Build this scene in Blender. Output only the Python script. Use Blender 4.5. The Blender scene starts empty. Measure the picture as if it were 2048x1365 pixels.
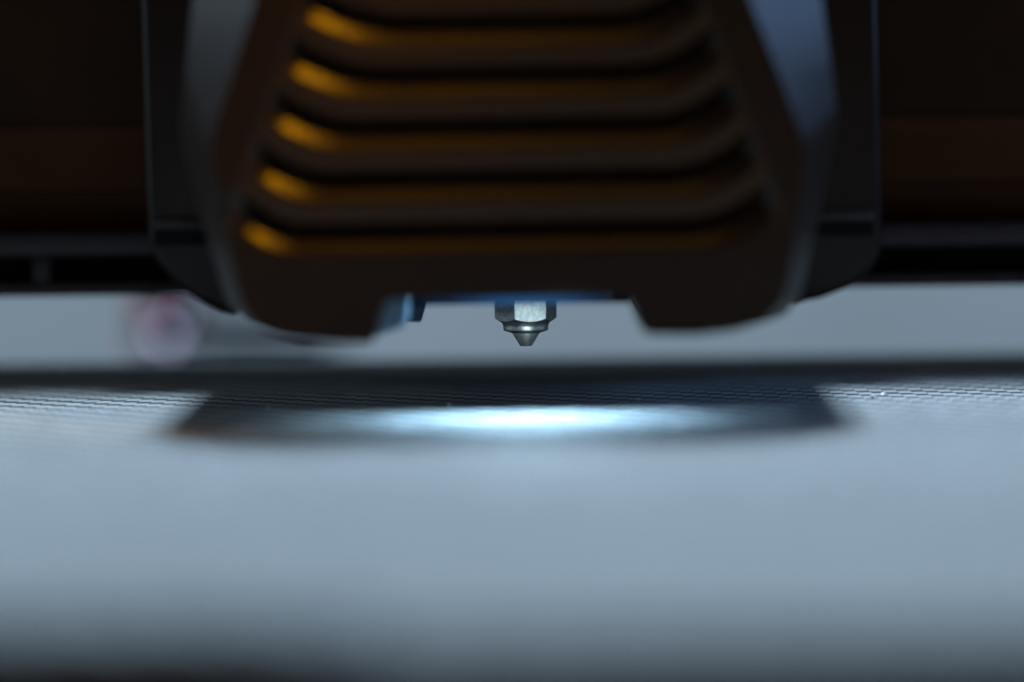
import bpy, bmesh, math, random
from mathutils import Vector, Matrix

random.seed(7)
S = 0.001                      # everything below is written in millimetres
scene = bpy.context.scene
COL = scene.collection

# ------------------------------------------------------------------ camera
CAM = Vector((-1.40, -385.0, 28.5))
PITCH = math.atan(457.0 / 7700.0)
ROLL = 0.0115
cp, sp = math.cos(PITCH), math.sin(PITCH)
FWD = Vector((0, cp, -sp)); R0 = Vector((1, 0, 0)); U0 = Vector((0, sp, cp))
RIGHT = R0 * math.cos(ROLL) - U0 * math.sin(ROLL)
UP = R0 * math.sin(ROLL) + U0 * math.cos(ROLL)
cd = bpy.data.cameras.new('camera'); cam = bpy.data.objects.new('camera', cd); COL.objects.link(cam)
m = Matrix.Identity(4)
for i in range(3):
    m[i][0], m[i][1], m[i][2], m[i][3] = RIGHT[i], UP[i], -FWD[i], CAM[i] * S
cam.matrix_world = m
cd.sensor_width = 36; cd.lens = 36 * 7700 / 2048
cd.clip_start = 0.005; cd.clip_end = 20
cd.dof.use_dof = True
cd.dof.focus_distance = 0.3855
cd.dof.aperture_fstop = 8.3
scene.camera = cam

# ------------------------------------------------------------------ world, lamps, exposure
scene.view_settings.view_transform = 'Standard'
scene.view_settings.look = 'None'
scene.view_settings.exposure = 0
scene.view_settings.gamma = 1
w = bpy.data.worlds.new("World"); scene.world = w; w.use_nodes = True
w.node_tree.nodes['Background'].inputs[0].default_value = (0.65, 0.5, 0.45, 1)
w.node_tree.nodes['Background'].inputs[1].default_value = 0.02
scene.cycles.use_denoising = True
scene.cycles.max_bounces = 8
scene.cycles.sample_clamp_indirect = 4.0


def area(name, loc, target, sx, sy, power, color, spread=180):
    l = bpy.data.lights.new(name, 'AREA'); l.shape = 'RECTANGLE'
    l.size = sx * S; l.size_y = sy * S; l.energy = power; l.color = color
    l.spread = math.radians(spread)
    o = bpy.data.objects.new(name, l); COL.objects.link(o)
    o.location = Vector(loc) * S
    d = Vector(target) - Vector(loc)
    o.rotation_euler = d.to_track_quat('-Z', 'Y').to_euler()
    return o


area('ceiling_lamp', (8, 150, 560), (0, -20, 0), 75, 130, 6.8, (0.66, 0.84, 1.0))
area('cool_side_lamp', (300, 42, 140), (25, -37, 30), 50, 140, 0.34, (0.30, 0.54, 1.0))
area('dim_side_lamp', (-300, 42, 95), (-25, -37, 30), 50, 190, 0.20, (0.62, 0.81, 1.0))
area('warm_panel', (10, -150, 270), (0, -40, 25), 90, 60, 0.0100, (1.0, 0.46, 0.08), 120)
area('warm_front_fill', (20, -430, 30), (0, -40, 20), 320, 140, 0.045, (1.0, 0.52, 0.22))  # added fill, unseen behind the camera, to brown the dark front faces
l = bpy.data.lights.new('warm_spot', 'SPOT'); l.energy = 1.15; l.color = (1.0, 0.40, 0.006)
l.shadow_soft_size = 0.012; l.spot_size = math.radians(10.5); l.spot_blend = 0.8
o = bpy.data.objects.new('warm_spot', l); COL.objects.link(o)
o.location = Vector((79, -132, 226)) * S
o.rotation_euler = (Vector((-14, -39, 44)) - Vector((79, -132, 226))).to_track_quat('-Z', 'Y').to_euler()
l = bpy.data.lights.new('nozzle_fill_spot', 'SPOT'); l.energy = 3.0; l.color = (0.74, 0.95, 1.0)  # added for the nozzle's bright flat, in place of bounce off the bed
l.shadow_soft_size = 0.003; l.spot_size = math.radians(1.45); l.spot_blend = 0.7
o = bpy.data.objects.new('nozzle_fill_spot', l); COL.objects.link(o)
o.location = Vector((38, -376, 7)) * S
o.rotation_euler = (Vector((0, -3, 6.4)) - Vector((38, -376, 7))).to_track_quat('-Z', 'Y').to_euler()

# ------------------------------------------------------------------ materials


def mat(name, color, rough=0.5, metal=0.0, spec=0.5, noise=0.0, nscale=400.0, bump=0.0, bscale=2000.0, emit=None, estr=0.0):
    m = bpy.data.materials.new(name); m.use_nodes = True
    nt = m.node_tree; b = nt.nodes['Principled BSDF']
    b.inputs['Base Color'].default_value = (*color, 1)
    b.inputs['Roughness'].default_value = rough
    b.inputs['Metallic'].default_value = metal
    b.inputs['Specular IOR Level'].default_value = spec
    tc = nt.nodes.new('ShaderNodeTexCoord')
    if noise:
        n = nt.nodes.new('ShaderNodeTexNoise'); n.inputs['Scale'].default_value = nscale; n.inputs['Detail'].default_value = 4
        nt.links.new(tc.outputs['Object'], n.inputs['Vector'])
        r = nt.nodes.new('ShaderNodeMapRange')
        r.inputs[1].default_value = 0.3; r.inputs[2].default_value = 0.7
        r.inputs[3].default_value = 1 - noise; r.inputs[4].default_value = 1 + noise
        nt.links.new(n.outputs['Fac'], r.inputs[0])
        h = nt.nodes.new('ShaderNodeHueSaturation'); h.inputs['Color'].default_value = (*color, 1)
        nt.links.new(r.outputs[0], h.inputs['Value'])
        nt.links.new(h.outputs[0], b.inputs['Base Color'])
    if bump:
        n2 = nt.nodes.new('ShaderNodeTexNoise'); n2.inputs['Scale'].default_value = bscale; n2.inputs['Detail'].default_value = 3
        nt.links.new(tc.outputs['Object'], n2.inputs['Vector'])
        bp = nt.nodes.new('ShaderNodeBump'); bp.inputs['Strength'].default_value = bump; bp.inputs['Distance'].default_value = 0.00008
        nt.links.new(n2.outputs['Fac'], bp.inputs['Height'])
        nt.links.new(bp.outputs[0], b.inputs['Normal'])
    if emit:
        b.inputs['Emission Color'].default_value = (*emit, 1)
        b.inputs['Emission Strength'].default_value = estr
    return m


M_COVER = mat('black_satin_plastic', (0.022, 0.0115, 0.0062), 0.40, spec=0.25, noise=0.12, bump=0.12, bscale=2500)
M_RIB = mat('black_rib_plastic', (0.021, 0.0115, 0.0060), 0.35, spec=0.55, noise=0.1, bump=0.08, bscale=2500)
M_DARK = mat('black_cavity_plastic', (0.008, 0.008, 0.009), 0.7, spec=0.2, noise=0.1)
M_CARR = mat('charcoal_carriage_plastic', (0.020, 0.0110, 0.0065), 0.42, spec=0.3, noise=0.12, bump=0.1)
M_RAIL = mat('graphite_rail', (0.042, 0.039, 0.047), 0.5, spec=0.4, noise=0.15)
M_PANEL = mat('brown_black_panel', (0.085, 0.036, 0.016), 0.8, spec=0.1, noise=0.2, nscale=60)
M_TOP = mat('brown_black_upper_panel', (0.05, 0.028, 0.015), 0.8, spec=0.1, noise=0.2, nscale=60)
M_BED = mat('plate_coating', (0.085, 0.098, 0.108), 0.65, spec=0.05, noise=0.2, nscale=900)
M_BASE = mat('heated_bed_metal', (0.05, 0.05, 0.052), 0.5, spec=0.4, noise=0.2)
M_WALL = mat('grey_back_panel', (0.50, 0.53, 0.54), 0.8, spec=0.2, noise=0.06, nscale=20)
M_FLOOR = mat('dark_floor', (0.006, 0.0062, 0.0066), 0.8, spec=0.05, noise=0.2, nscale=40)
M_TIP = mat('tip_steel', (0.78, 0.82, 0.80), 0.47, metal=1.0, noise=0.2, nscale=2200, bump=0.3, bscale=3000)
M_STEEL = mat('steel', (0.68, 0.70, 0.67), 0.34, metal=1.0, noise=0.14, nscale=1800, bump=0.25, bscale=3000)
M_BRUSH = mat('brushed_steel_flat', (0.40, 0.43, 0.44), 0.46, metal=1.0, noise=0.28, nscale=2600, bump=0.3, bscale=3500)
M_DUCT = mat('pale_blue_duct_plastic', (0.25, 0.44, 0.62), 0.45, spec=0.5, noise=0.1)
M_NAVY = mat('deep_navy_plastic', (0.0018, 0.009, 0.021), 0.7, spec=0.05)
M_TAB = mat('navy_plastic', (0.012, 0.03, 0.06), 0.5, spec=0.4, noise=0.1)
M_LED = mat('led_diffuser', (0.8, 0.85, 0.9), 0.4, emit=(0.55, 0.80, 1.0), estr=90)
M_RED = mat('red_plastic', (0.035, 0.018, 0.024), 0.5, noise=0.1)
M_CABLE = mat('dark_cable_rubber', (0.010, 0.013, 0.02), 0.6, noise=0.1)
M_GLINT = mat('violet_glint_glow', (0.6, 0.6, 0.8), 0.3, emit=(0.66, 0.62, 0.95), estr=1.7)  # glow stands in for a mirrored highlight, not a lamp
M_GLINTR = mat('red_glint_glow', (0.5, 0.1, 0.1), 0.3, emit=(0.9, 0.22, 0.20), estr=0.6)  # glow stands in for a red glint, not a lamp
M_CRUMB = mat('pale_crumb', (0.85, 0.85, 0.82), 0.3, noise=0.1)

# plate tiles: each tile a touch lighter or darker through a per-face attribute
M_TILE = bpy.data.materials.new('woven_plate_tile'); M_TILE.use_nodes = True
nt = M_TILE.node_tree; b = nt.nodes['Principled BSDF']
b.inputs['Roughness'].default_value = 0.62; b.inputs['Specular IOR Level'].default_value = 0.06
at_ = nt.nodes.new('ShaderNodeAttribute'); at_.attribute_name = 'shade'
tc = nt.nodes.new('ShaderNodeTexCoord')
nz = nt.nodes.new('ShaderNodeTexNoise'); nz.inputs['Scale'].default_value = 25; nz.inputs['Detail'].default_value = 5
nt.links.new(tc.outputs['Object'], nz.inputs['Vector'])
mr = nt.nodes.new('ShaderNodeMapRange'); mr.inputs[1].default_value = 0.3; mr.inputs[2].default_value = 0.7
mr.inputs[3].default_value = 0.94; mr.inputs[4].default_value = 1.06
nt.links.new(nz.outputs['Fac'], mr.inputs[0])
mu = nt.nodes.new('ShaderNodeMath'); mu.operation = 'MULTIPLY'
nt.links.new(at_.outputs['Fac'], mu.inputs[0]); nt.links.new(mr.outputs[0], mu.inputs[1])
hs = nt.nodes.new('ShaderNodeHueSaturation'); hs.inputs['Color'].default_value = (0.36, 0.388, 0.402, 1)
nt.links.new(mu.outputs[0], hs.inputs['Value']); nt.links.new(hs.outputs[0], b.inputs['Base Color'])

# ------------------------------------------------------------------ helpers


def P(px, py, y):
    """point (mm) of the upright plane at depth y that the photograph shows at pixel px, py"""
    dx = (px - 1024) / 7700.0; dy = -(py - 682.5) / 7700.0
    a = dx * math.cos(ROLL) + dy * math.sin(ROLL)
    b_ = -dx * math.sin(ROLL) + dy * math.cos(ROLL)
    ray = FWD + R0 * a + U0 * b_
    t = (y - CAM.y) / ray.y
    return CAM + ray * t


def thing(name, loc, label, cat, group=None):
    o = bpy.data.objects.new(name, None); COL.objects.link(o)
    o.empty_display_size = 0.005
    o.location = Vector(loc) * S
    o['label'] = label; o['category'] = cat
    if group: o['group'] = group
    return o


def origin_of(o):
    v = Vector((0, 0, 0))
    while o is not None:
        v += o.location; o = o.parent
    return v


def link(name, bm, material, parent=None, smooth=None, kind=None):
    """bm in world millimetres -> one mesh object under parent"""
    off = origin_of(parent) if parent else Vector((0, 0, 0))
    for v in bm.verts:
        v.co = v.co * S - off
    bmesh.ops.recalc_face_normals(bm, faces=bm.faces)
    me = bpy.data.meshes.new(name); bm.to_mesh(me); bm.free()
    me.materials.append(material)
    o = bpy.data.objects.new(name, me); COL.objects.link(o)
    if parent: o.parent = parent
    if smooth is not None:
        me.polygons.foreach_set('use_smooth', [True] * len(me.polygons))
        me.set_sharp_from_angle(angle=math.radians(smooth))
    if kind: o['kind'] = kind
    return o


def box(bm, x0, x1, y0, y1, z0, z1, bev=0.0, seg=2):
    g = bmesh.ops.create_cube(bm, size=1)
    for v in g['verts']:
        v.co = Vector(((x0 + x1) / 2 + v.co.x * (x1 - x0), (y0 + y1) / 2 + v.co.y * (y1 - y0), (z0 + z1) / 2 + v.co.z * (z1 - z0)))
    if bev:
        es = list({e for v in g['verts'] for e in v.link_edges})
        bmesh.ops.bevel(bm, geom=es, offset=bev, segments=seg, affect='EDGES', profile=0.5)


def prism(bm, pts, y0, y1, bev=0.0):
    """polygon of (x, z) drawn out from y0 to y1"""
    f = [bm.verts.new((x, y0, z)) for x, z in pts]
    k = [bm.verts.new((x, y1, z)) for x, z in pts]
    n = len(pts)
    ff = bm.faces.new(f); bm.faces.new(k[::-1])
    for i in range(n):
        bm.faces.new((f[i], k[i], k[(i + 1) % n], f[(i + 1) % n]))
    if bev:
        bmesh.ops.recalc_face_normals(bm, faces=bm.faces)
        bmesh.ops.bevel(bm, geom=list(ff.edges), offset=bev, segments=3, affect='EDGES', profile=0.5)


def lathe(bm, prof, n=64, cx=0, cy=0):
    rings = []
    for r, z in prof:
        rings.append([bm.verts.new((cx + r * math.cos(2 * math.pi * i / n), cy + r * math.sin(2 * math.pi * i / n), z)) for i in range(n)])
    for a, c in zip(rings, rings[1:]):
        for i in range(n):
            bm.faces.new((a[i], a[(i + 1) % n], c[(i + 1) % n], c[i]))
    bm.faces.new(rings[0]); bm.faces.new(rings[-1])


def tube(bm, pts, r, n=12):
    rings = []
    for i, p in enumerate(pts):
        p = Vector(p)
        d = (Vector(pts[min(i + 1, len(pts) - 1)]) - Vector(pts[max(i - 1, 0)])).normalized()
        a = d.cross(Vector((0, 0, 1))).normalized(); b_ = d.cross(a)
        rings.append([bm.verts.new(p + (a * math.cos(2 * math.pi * k / n) + b_ * math.sin(2 * math.pi * k / n)) * r) for k in range(n)])
    for a, c in zip(rings, rings[1:]):
        for k in range(n):
            bm.faces.new((a[k], a[(k + 1) % n], c[(k + 1) % n], c[k]))
    bm.faces.new(rings[0]); bm.faces.new(rings[-1])


# ------------------------------------------------------------------ surroundings
bm = bmesh.new(); box(bm, -900, 900, 330, 345, -90, 320)
o = link('back_wall', bm, M_WALL); o['kind'] = 'structure'
bm = bmesh.new(); box(bm, -900, 900, -330, 329, -40, -30)
o = link('floor', bm, M_FLOOR); o['kind'] = 'structure'

# ------------------------------------------------------------------ print bed
BX0, BX1, BY0, BY1 = -128.0, 128.0, -160.0, 64.0
bed = thing('print_bed', (0, -55, -6), 'wide flat print bed with fine woven grey-blue surface under the toolhead', 'print bed')
bm = bmesh.new()
outline = [(BX0, -170), (-20, -172), (-8, -181), (26, -183), (60, -179), (BX1, -178), (BX1, BY1), (BX0, BY1)]
f = bm.faces.new([bm.verts.new((x, y, 0)) for x, y in outline])
g = bmesh.ops.extrude_face_region(bm, geom=[f])
for v in [e for e in g['geom'] if isinstance(e, bmesh.types.BMVert)]: v.co.z = -0.6
link('steel_sheet', bm, M_BED, bed)
bm = bmesh.new(); box(bm, BX0 + 3, BX1 - 3, -168, BY1 - 1, -6, -0.62, 0.5)
link('heater_plate', bm, M_BASE, bed)
# raised woven tiles: columns run away from the lens, each column a quarter tile further on
verts, faces, shade = [], [], []
PX, PY = 1.36, 5.15
ncol = int((BX1 - BX0 - 2) / PX)
for i in range(ncol):
    x = BX0 + 1.4 + i * PX
    off = (-(i * 0.25) % 1.0) * PY
    y = BY0 - PY + off
    lim0 = -169 if x < -9 else (-180 if x < 40 else -176)
    y -= PY * 6
    while y < BY1 - 1:
        y0, y1 = y + 1.3 + random.uniform(-0.15, 0.15), y + PY - 1.3 + random.uniform(-0.15, 0.15)
        y += PY
        if y0 < lim0 or y0 > 50: continue
        y1 = min(y1, 52)
        hw = 0.68
        jx = 0.0; h = 0.06 + random.uniform(-0.012, 0.012)
        tlt = random.uniform(-0.012, 0.012)
        k = len(verts)
        a, c = x - hw + jx, x + hw + jx
        ym = (y0 + y1) / 2
        verts += [(a, y0, 0.001), (c, y0, 0.001), (c, y1, 0.001), (a, y1, 0.001),
                  (a + .03, y0 + .3, h * .8 - tlt), (c - .03, y0 + .3, h * .8 + tlt), (a + .03, ym, h * 1.1 - tlt), (c - .03, ym, h * 1.1 + tlt),
                  (c - .03, y1 - .3, h * .8 + tlt), (a + .03, y1 - .3, h * .8 - tlt)]
        faces += [(k, k + 1, k + 5, k + 4), (k + 1, k + 2, k + 8, k + 7, k + 5), (k + 2, k + 3, k + 9, k + 8),
                  (k + 3, k, k + 4, k + 6, k + 9), (k + 4, k + 5, k + 7, k + 6), (k + 6, k + 7, k + 8, k + 9)]
        shade += [random.uniform(0.94, 1.06)] * 6
me = bpy.data.meshes.new('woven_tiles')
off = bed.location
me.from_pydata([(a * S - off.x, b_ * S - off.y, c * S - off.z) for a, b_, c in verts], [], faces)
at2 = me.attributes.new('shade', 'FLOAT', 'FACE'); at2.data.foreach_set('value', shade)
me.materials.append(M_TILE)
o = bpy.data.objects.new('woven_tiles', me); COL.objects.link(o); o.parent = bed; o['kind'] = 'stuff'

# crumbs of plastic that catch the light on the plate
for (px, py, r, lab) in [
    (536, 818, 0.16, 'tiny pale plastic crumb lying alone on the dark left side of the bed'),
    (898, 812, 0.22, 'tiny bright plastic crumb at the far rim of the light pool on the bed'),
    (1745, 796, 0.26, 'left one of two pale crumbs lying side by side right of the toolhead shadow'),
    (1767, 793, 0.30, 'right one of two pale crumbs lying side by side right of the toolhead shadow'),
    (1276, 801, 0.14, 'tiny pale crumb on the dark bed just right of the light pool'),
]:
    # where this line of sight meets the plate
    q = P(px, py, 0) - CAM; t = (0.1 - CAM.z) / q.z; q = CAM + q * t
    bm = bmesh.new()
    bmesh.ops.create_icosphere(bm, subdivisions=2, radius=r)
    for v in bm.verts:
        v.co = v.co * random.uniform(0.75, 1.2); v.co.z *= 0.8; v.co += Vector((q.x, q.y, 0.08 + r * 0.7))
    o = link('plastic_crumb', bm, M_CRUMB)
    o['label'] = lab; o['category'] = 'crumb'; o['group'] = 'plastic crumbs on the print bed'

# ------------------------------------------------------------------ gantry beam behind the toolhead
GY = 30.0
gan = thing('gantry_beam', (0, 45, 9), 'dark horizontal gantry beam with slotted lower rail running behind the toolhead', 'gantry beam')
z = lambda py, y=GY: P(1024, py, y).z
zb = z(583)
bm = bmesh.new(); box(bm, -150, 150, GY + 0.4, 62, zb, z(557), 0.5); link('lower_rail', bm, M_RAIL, gan, 40)
bm = bmesh.new(); box(bm, -150, 150, GY - 1.5, 58, z(503), z(458), 0.7); link('middle_rail', bm, M_RAIL, gan, 40)
bm = bmesh.new(); box(bm, -150, 150, GY + 9, 58, z(557), z(503)); link('slot_back', bm, M_DARK, gan)
for px in (-560, -240, 82, 2560):
    x = P(px, 530, GY).x
    bm = bmesh.new(); box(bm, x - 1.0, x + 1.0, GY + 0.2, GY + 8.9, z(556.5), z(503.5), 0.3)
    link('slot_post', bm, M_RAIL, gan, 40)
bm = bmesh.new(); box(bm, -150, 150, GY + 8, 58, z(457.5), z(375), 0.5); link('belt_channel', bm, M_PANEL, gan, 40)
bm = bmesh.new(); box(bm, -150, 150, GY + 3, 60, z(374), z(245), 0.2); link('upper_rail', bm, M_PANEL, gan, 40)
bm = bmesh.new(); box(bm, -150, 150, GY + 3.6, 64, z(245) + 0.004, 104, 0.2); link('top_panel', bm, M_TOP, gan, 40)

# ------------------------------------------------------------------ toolhead
head = thing('printer_toolhead', (0, 0, 5.15), 'dark printer toolhead with curved vent ribs and a notched lower edge above the bed', 'printer toolhead')

# carriage housing behind the cover
CY = 20.0
cpx = [(276, -160), (283, 60), (290, 300), (296, 486), (308, 520), (340, 558), (388, 598), (440, 624), (468, 630), (505, 600), (1556, 588), (1588, 608), (1640, 598), (1704, 574), (1750, 536), (1766, 500), (1764, 430), (1760, 200), (1752, -160)]
pts = [(P(x, y, CY).x, P(x, y, CY).z) for x, y in cpx]
bm = bmesh.new(); prism(bm, pts, CY, GY - 2.2, 1.0)
link('carriage_housing', bm, M_CARR, head, 35)
for (xa, xb, ya, yb) in ((308, 420, 462, 492), (1600, 1748, 446, 472)):
    a = P(xa, yb, CY); c = P(xb, ya, CY)
    bm = bmesh.new(); box(bm, a.x, c.x, CY - 0.25, CY + 0.6, a.z, c.z, 0.2)  # raised dark bar, its black standing in for a slot's shade
    link('housing_slot_shade', bm, M_DARK, head)
    a = P(xa, ya - 4, CY); c = P(xb, ya - 26, CY)
    bm = bmesh.new(); box(bm, a.x, c.x, CY - 0.7, CY + 0.6, a.z, c.z, 0.35)
    link('housing_ledge', bm, M_RAIL, head, 40)

# front cover: flat face, slanting side faces, shell
FY, OY, KY = -40.0, -31.0, 20.6
F = [(560, -190), (510, 0), (470, 125), (424, 270), (421, 310), (432, 370), (450, 460), (476, 585), (492, 628), (530, 660), (600, 680), (690, 687), (742, 688),
     (752, 668), (766, 615), (772, 604), (790, 600),
     (1240, 594), (1258, 598), (1264, 608), (1276, 640), (1286, 662), (1300, 670), (1390, 671), (1470, 662), (1530, 642), (1562, 608), (1576, 560), (1592, 470), (1610, 340), (1612, 290), (1600, 258), (1560, 150), (1500, 0), (1430, -190)]
O = {0: (402, -190), 1: (386, 0), 2: (372, 125), 3: (360, 245), 4: (364, 290), 5: (380, 350), 6: (408, 455), 7: (446, 580), 8: (462, 615), 9: (496, 646), 10: (560, 670),
     25: (1570, 632), 26: (1602, 590), 27: (1612, 550), 28: (1634, 450), 29: (1664, 310), 30: (1674, 240), 31: (1672, 210), 32: (1662, 130), 33: (1644, 0), 34: (1618, -190)}
Fp = [P(x, y, FY) for x, y in F]
Op = []
for i, p in enumerate(Fp):
    if i in O: Op.append(P(*O[i], OY))
    else: Op.append(Vector((p.x, OY, p.z + 0.1)))
Kp = [Vector((p.x * (1.05 if p.x > 0 else 1.0), KY, p.z + (0.8 if p.z < 20 else 0))) for p in Op]  # unseen rear widened on the right to broaden the bed shadow


def groove(k, s):
    """pixel of the groove line k (5 = lowest) at s in 0..1 along it"""
    xl, xr = 470 + 35 * (5 - k), 1545 - 38 * (5 - k)
    x = xl + (xr - xl) * s
    a, c = x - xl, xr - x
    y = 450 - 13 * (x - 600) / 800
    wl, wr = 142.0 + 13 * (5 - k), 165.0
    if a < wl: y -= 70 * (1 - a / wl) ** 1.8
    if c < wr: y -= 72 * (1 - c / wr) ** 1.8
    return x, y + 103.5 * (k - 5)


SS = []
for i in range(27): SS.append(0.165 * i / 26)
for i in range(1, 12): SS.append(0.165 + 0.665 * i / 12)
for i in range(27): SS.append(0.83 + 0.17 * i / 26)
KTOP, KBOT = -1.0, 5.62

cover_bm = bmesh.new()
fv = [cover_bm.verts.new(p) for p in Fp]
n = len(fv)
hole = [P(*groove(KTOP, s), FY) for s in SS]
hole += [P(*groove(KTOP + (KBOT - KTOP) * t / 10.0, 1.0), FY) for t in range(1, 10)]
hole += [P(*groove(KBOT, s), FY) for s in reversed(SS)]
hole += [P(*groove(KBOT + (KTOP - KBOT) * t / 10.0, 0.0), FY) for t in range(1, 10)]
hv = [cover_bm.verts.new(p) for p in hole]
ed = [cover_bm.edges.new((fv[i], fv[(i + 1) % n])) for i in range(n)]
ed += [cover_bm.edges.new((hv[i], hv[(i + 1) % len(hv)])) for i in range(len(hv))]
bmesh.ops.triangle_fill(cover_bm, use_beauty=True, use_dissolve=False, edges=ed)
# shell: rounded front edge, slanting side, straight back
def ring(pts): return [cover_bm.verts.new(p) for p in pts]
cent = Vector((0, FY, 30))
r1 = []
for i in range(n):
    a, c = Fp[i], Op[i]
    d = (a - Fp[(i - 1) % n]).normalized() + (Fp[(i + 1) % n] - a).normalized()
    nrm = Vector((d.z, 0, -d.x)).normalized()
    if nrm.dot(c - a) < 0 and i in O: nrm = -nrm
    r1.append((a, c, nrm))
rA = ring([a.lerp(c, 0.07) + Vector((0, 0, 0)) for a, c, q in r1])
rO = ring(Op); rK = ring(Kp)
prev = fv
for nxt in (rA, rO, rK):
    for i in range(n):
        j = (i + 1) % n
        if i == 16: continue          # the notch is open above
        cover_bm.faces.new((prev[i], prev[j], nxt[j], nxt[i]))
    prev = nxt
cov = link('cover', cover_bm, M_COVER, head, 24)
bv = cov.modifiers.new('soft_edges', 'BEVEL'); bv.harden_normals = True; bv.width = 0.0006; bv.segments = 3; bv.limit_method = 'ANGLE'; bv.angle_limit = math.radians(28)

# back wall of the vent
a = P(400, -200, FY + 7); c = P(1640, 560, FY + 7)
bm = bmesh.new(); box(bm, a.x + 6, c.x - 6, FY + 3.15, FY + 4, P(1024, 560, FY + 7).z, a.z - 2)
link('vent_backing', bm, M_COVER, head)

# vent ribs, each a part
prof = [(0.07, 3.1), (0.10, 1.9), (0.13, 1.55), (0.20, 1.28), (0.30, 0.98), (0.38, 0.70), (0.45, 0.44), (0.51, 0.22), (0.56, 0.08), (0.61, 0.01), (0.66, 0.0), (0.76, 0.0), (0.95, 0.0), (0.95, 3.1)]
for k in (-1, 0, 1, 2, 3, 4, 5):
    pr = prof if k < 5 else [q for q in prof if q[0] <= 0.615] + [(0.62, 0.0), (0.62, 3.1)]
    bm = bmesh.new(); rows = []
    for s in SS:
        e = min(1.0, s / 0.045, (1 - s) / 0.045); e = e * e * (3 - 2 * e)
        row = []
        for v, d in pr:
            dd = d if d > 3 else d * e
            ve = v
            if v < 0.2: ve = v * e + (-0.135) * (1 - e) if v < 0.2 else v
            gx, gy = groove(k + ve, s)
            p = P(gx, gy, FY); p.y = FY + dd
            row.append(bm.verts.new(p))
        rows.append(row)
    for r1_, r2_ in zip(rows, rows[1:]):
        for i in range(len(pr) - 1):
            bm.faces.new((r1_[i], r2_[i], r2_[i + 1], r1_[i + 1]))
    link('vent_rib', bm, M_RIB, head, 45)

# lamp bar inside the cover: lights the plate in front of the nozzle
bm = bmesh.new(); box(bm, -5, 5, -27.6, -26.2, 14.0, 14.7, 0.1)
link('light_strip', bm, M_LED, head)
area('toolhead_led', (0, -26.9, 13.9), (0, -28.8, 0), 11, 1.4, 0.0098, (0.47, 0.76, 1.0), 124)
bm = bmesh.new(); box(bm, -7, 7, -30.5, -24.5, 14.8, 17.0, 0.3)
link('light_holder', bm, M_DARK, head)
bm = bmesh.new(); box(bm, -12.4, 9.6, -23.4, -22.4, 10.5, 34)
link('light_baffle', bm, M_NAVY, head)  # added to cut off the light pool's far edge
bm = bmesh.new(); box(bm, 7.6, 8.4, -30.2, -23.3, 10.9, 34)
link('side_baffle', bm, M_DARK, head)  # unseen, added to trim the light pool on its right
# bracket and tab at the left end of the notch
y = -29.0
pp = [P(px_, py_, y) for px_, py_ in ((748, 676), (780, 664), (806, 655), (816, 640), (820, 590), (740, 590))]
bm = bmesh.new(); prism(bm, [(p.x, p.z) for p in pp], y, y + 4, 0.3)
link('duct_bracket', bm, M_DUCT, head, 40)
y = -8.0
pp = [P(px_, py_, y) for px_, py_ in ((812, 645), (841, 645), (852, 606), (812, 606))]
bm = bmesh.new(); prism(bm, [(p.x, p.z) for p in pp], y, y + 6, 0.25)
link('sensor_tab', bm, M_TAB, head, 40)

# nozzle: hexagon with turned chamfer, ring, cone tip
Z = lambda py: P(1052, py, 0).z
U = 1 / 20.0
bm = bmesh.new()
N = 144; a0 = math.radians(-9.6)
Rc = 62.9 * U
top = []; mid = []; low = []
zr = Z(646); rr = 47 * U
for i in range(N):
    th = 2 * math.pi * i / N
    q = (th % (math.pi / 3)) - math.pi / 6
    R = Rc * math.cos(math.pi / 6) / math.cos(q)
    A = th + a0 + math.pi      # measured from the right, towards the lens = -y
    cx_, cy_ = math.cos(A), math.sin(A)
    cx_, cy_ = math.cos(th + a0), -math.sin(th + a0)
    zc = zr + (R - rr) / 1.55
    top.append(bm.verts.new((R * cx_, R * cy_, 14.0)))
    mid.append(bm.verts.new((R * cx_, R * cy_, zc)))
    low.append(bm.verts.new((rr * cx_, rr * cy_, zr)))
for i in range(N):
    j = (i + 1) % N
    bm.faces.new((top[i], top[j], mid[j], mid[i])); bm.faces.new((mid[i], mid[j], low[j], low[i]))
bm.faces.new(top); bm.faces.new(low)
noz = link('nozzle', bm, M_BRUSH, head, 20)
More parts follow.
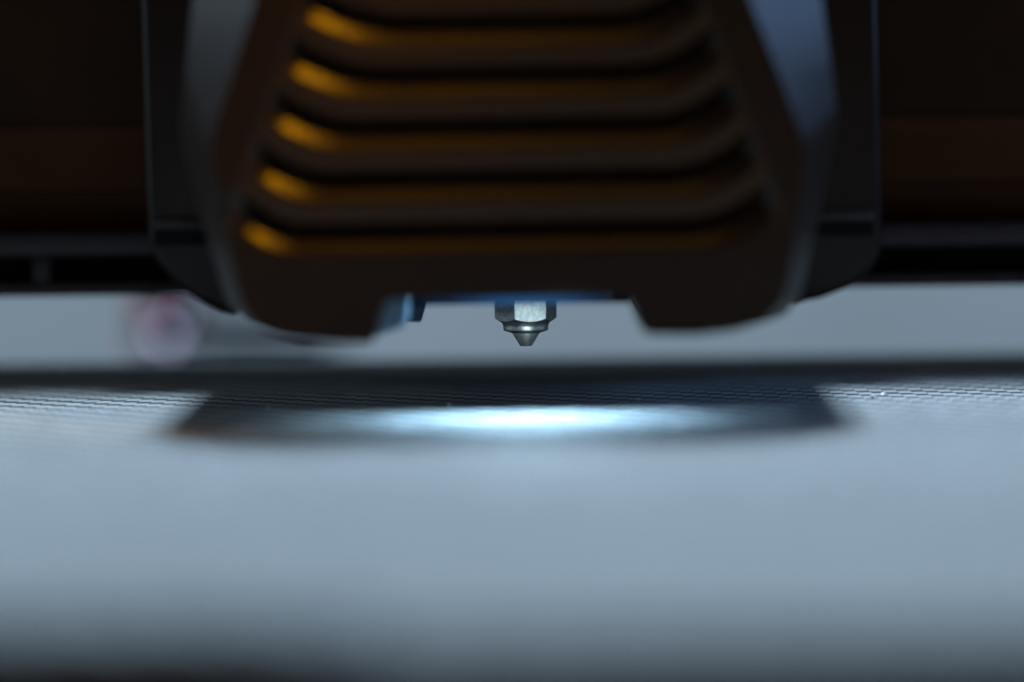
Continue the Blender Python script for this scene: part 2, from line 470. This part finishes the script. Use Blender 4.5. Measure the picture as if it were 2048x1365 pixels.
noz.data.materials.append(M_STEEL)
for p in noz.data.polygons:
    if abs(p.normal.z) > 0.2: p.material_index = 1
bm = bmesh.new()
lathe(bm, [(44.6 * U, Z(645.5)), (47.6 * U, Z(646.2)), (46.2 * U, Z(649)), (45.4 * U, Z(653)), (45.6 * U, Z(657)), (44.8 * U, Z(660)), (43.5 * U, Z(661.2)), (27.7 * U, Z(666.4)), (20 * U, Z(666.4))], 96)
link('nozzle_ring', bm, M_STEEL, noz, 30)
bm = bmesh.new()
lathe(bm, [(27.5 * U, Z(665.5)), (27.4 * U, Z(666.6)), (12.3 * U, Z(691.3)), (11.6 * U, Z(692.2)), (4 * U, Z(692.3)), (4 * U, Z(690))], 96)
link('nozzle_tip', bm, M_TIP, noz, 30)
bm = bmesh.new(); box(bm, -9, 9, -7, 9, 13.0, 24, 0.6)
link('heater_block', bm, M_DARK, head, 40)

# ------------------------------------------------------------------ far red thing at the left, behind the bed
yb = 255.0
c0 = P(332, 640, yb)
far = thing('far_red_object', (c0.x, yb, c0.z - 12), 'blurred reddish object with pale violet glints and a dark lead behind the bed at left', 'blurred_object')  # unidentified blurred object, built as block, beads and tube
bm = bmesh.new(); box(bm, c0.x - 5, c0.x + 5, yb, yb + 14, c0.z - 6, c0.z + 9, 1.5); link('red_body', bm, M_RED, far, 40)
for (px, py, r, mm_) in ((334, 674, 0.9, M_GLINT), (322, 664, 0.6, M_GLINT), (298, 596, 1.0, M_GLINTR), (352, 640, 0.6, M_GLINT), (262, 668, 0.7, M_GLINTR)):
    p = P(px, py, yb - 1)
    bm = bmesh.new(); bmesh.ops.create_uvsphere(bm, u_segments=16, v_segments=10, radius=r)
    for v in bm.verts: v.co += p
    link('glint_bead', bm, mm_, far, 60)  # beads that glow in place of glints
pts = []
for i in range(14):
    t = i / 13
    q = P(345 + 330 * t, 648 + 30 * t + 14 * math.sin(t * 5), yb + 4)
    pts.append(q)
bm = bmesh.new(); tube(bm, pts, 4.2); link('lead', bm, M_CABLE, far, 60)
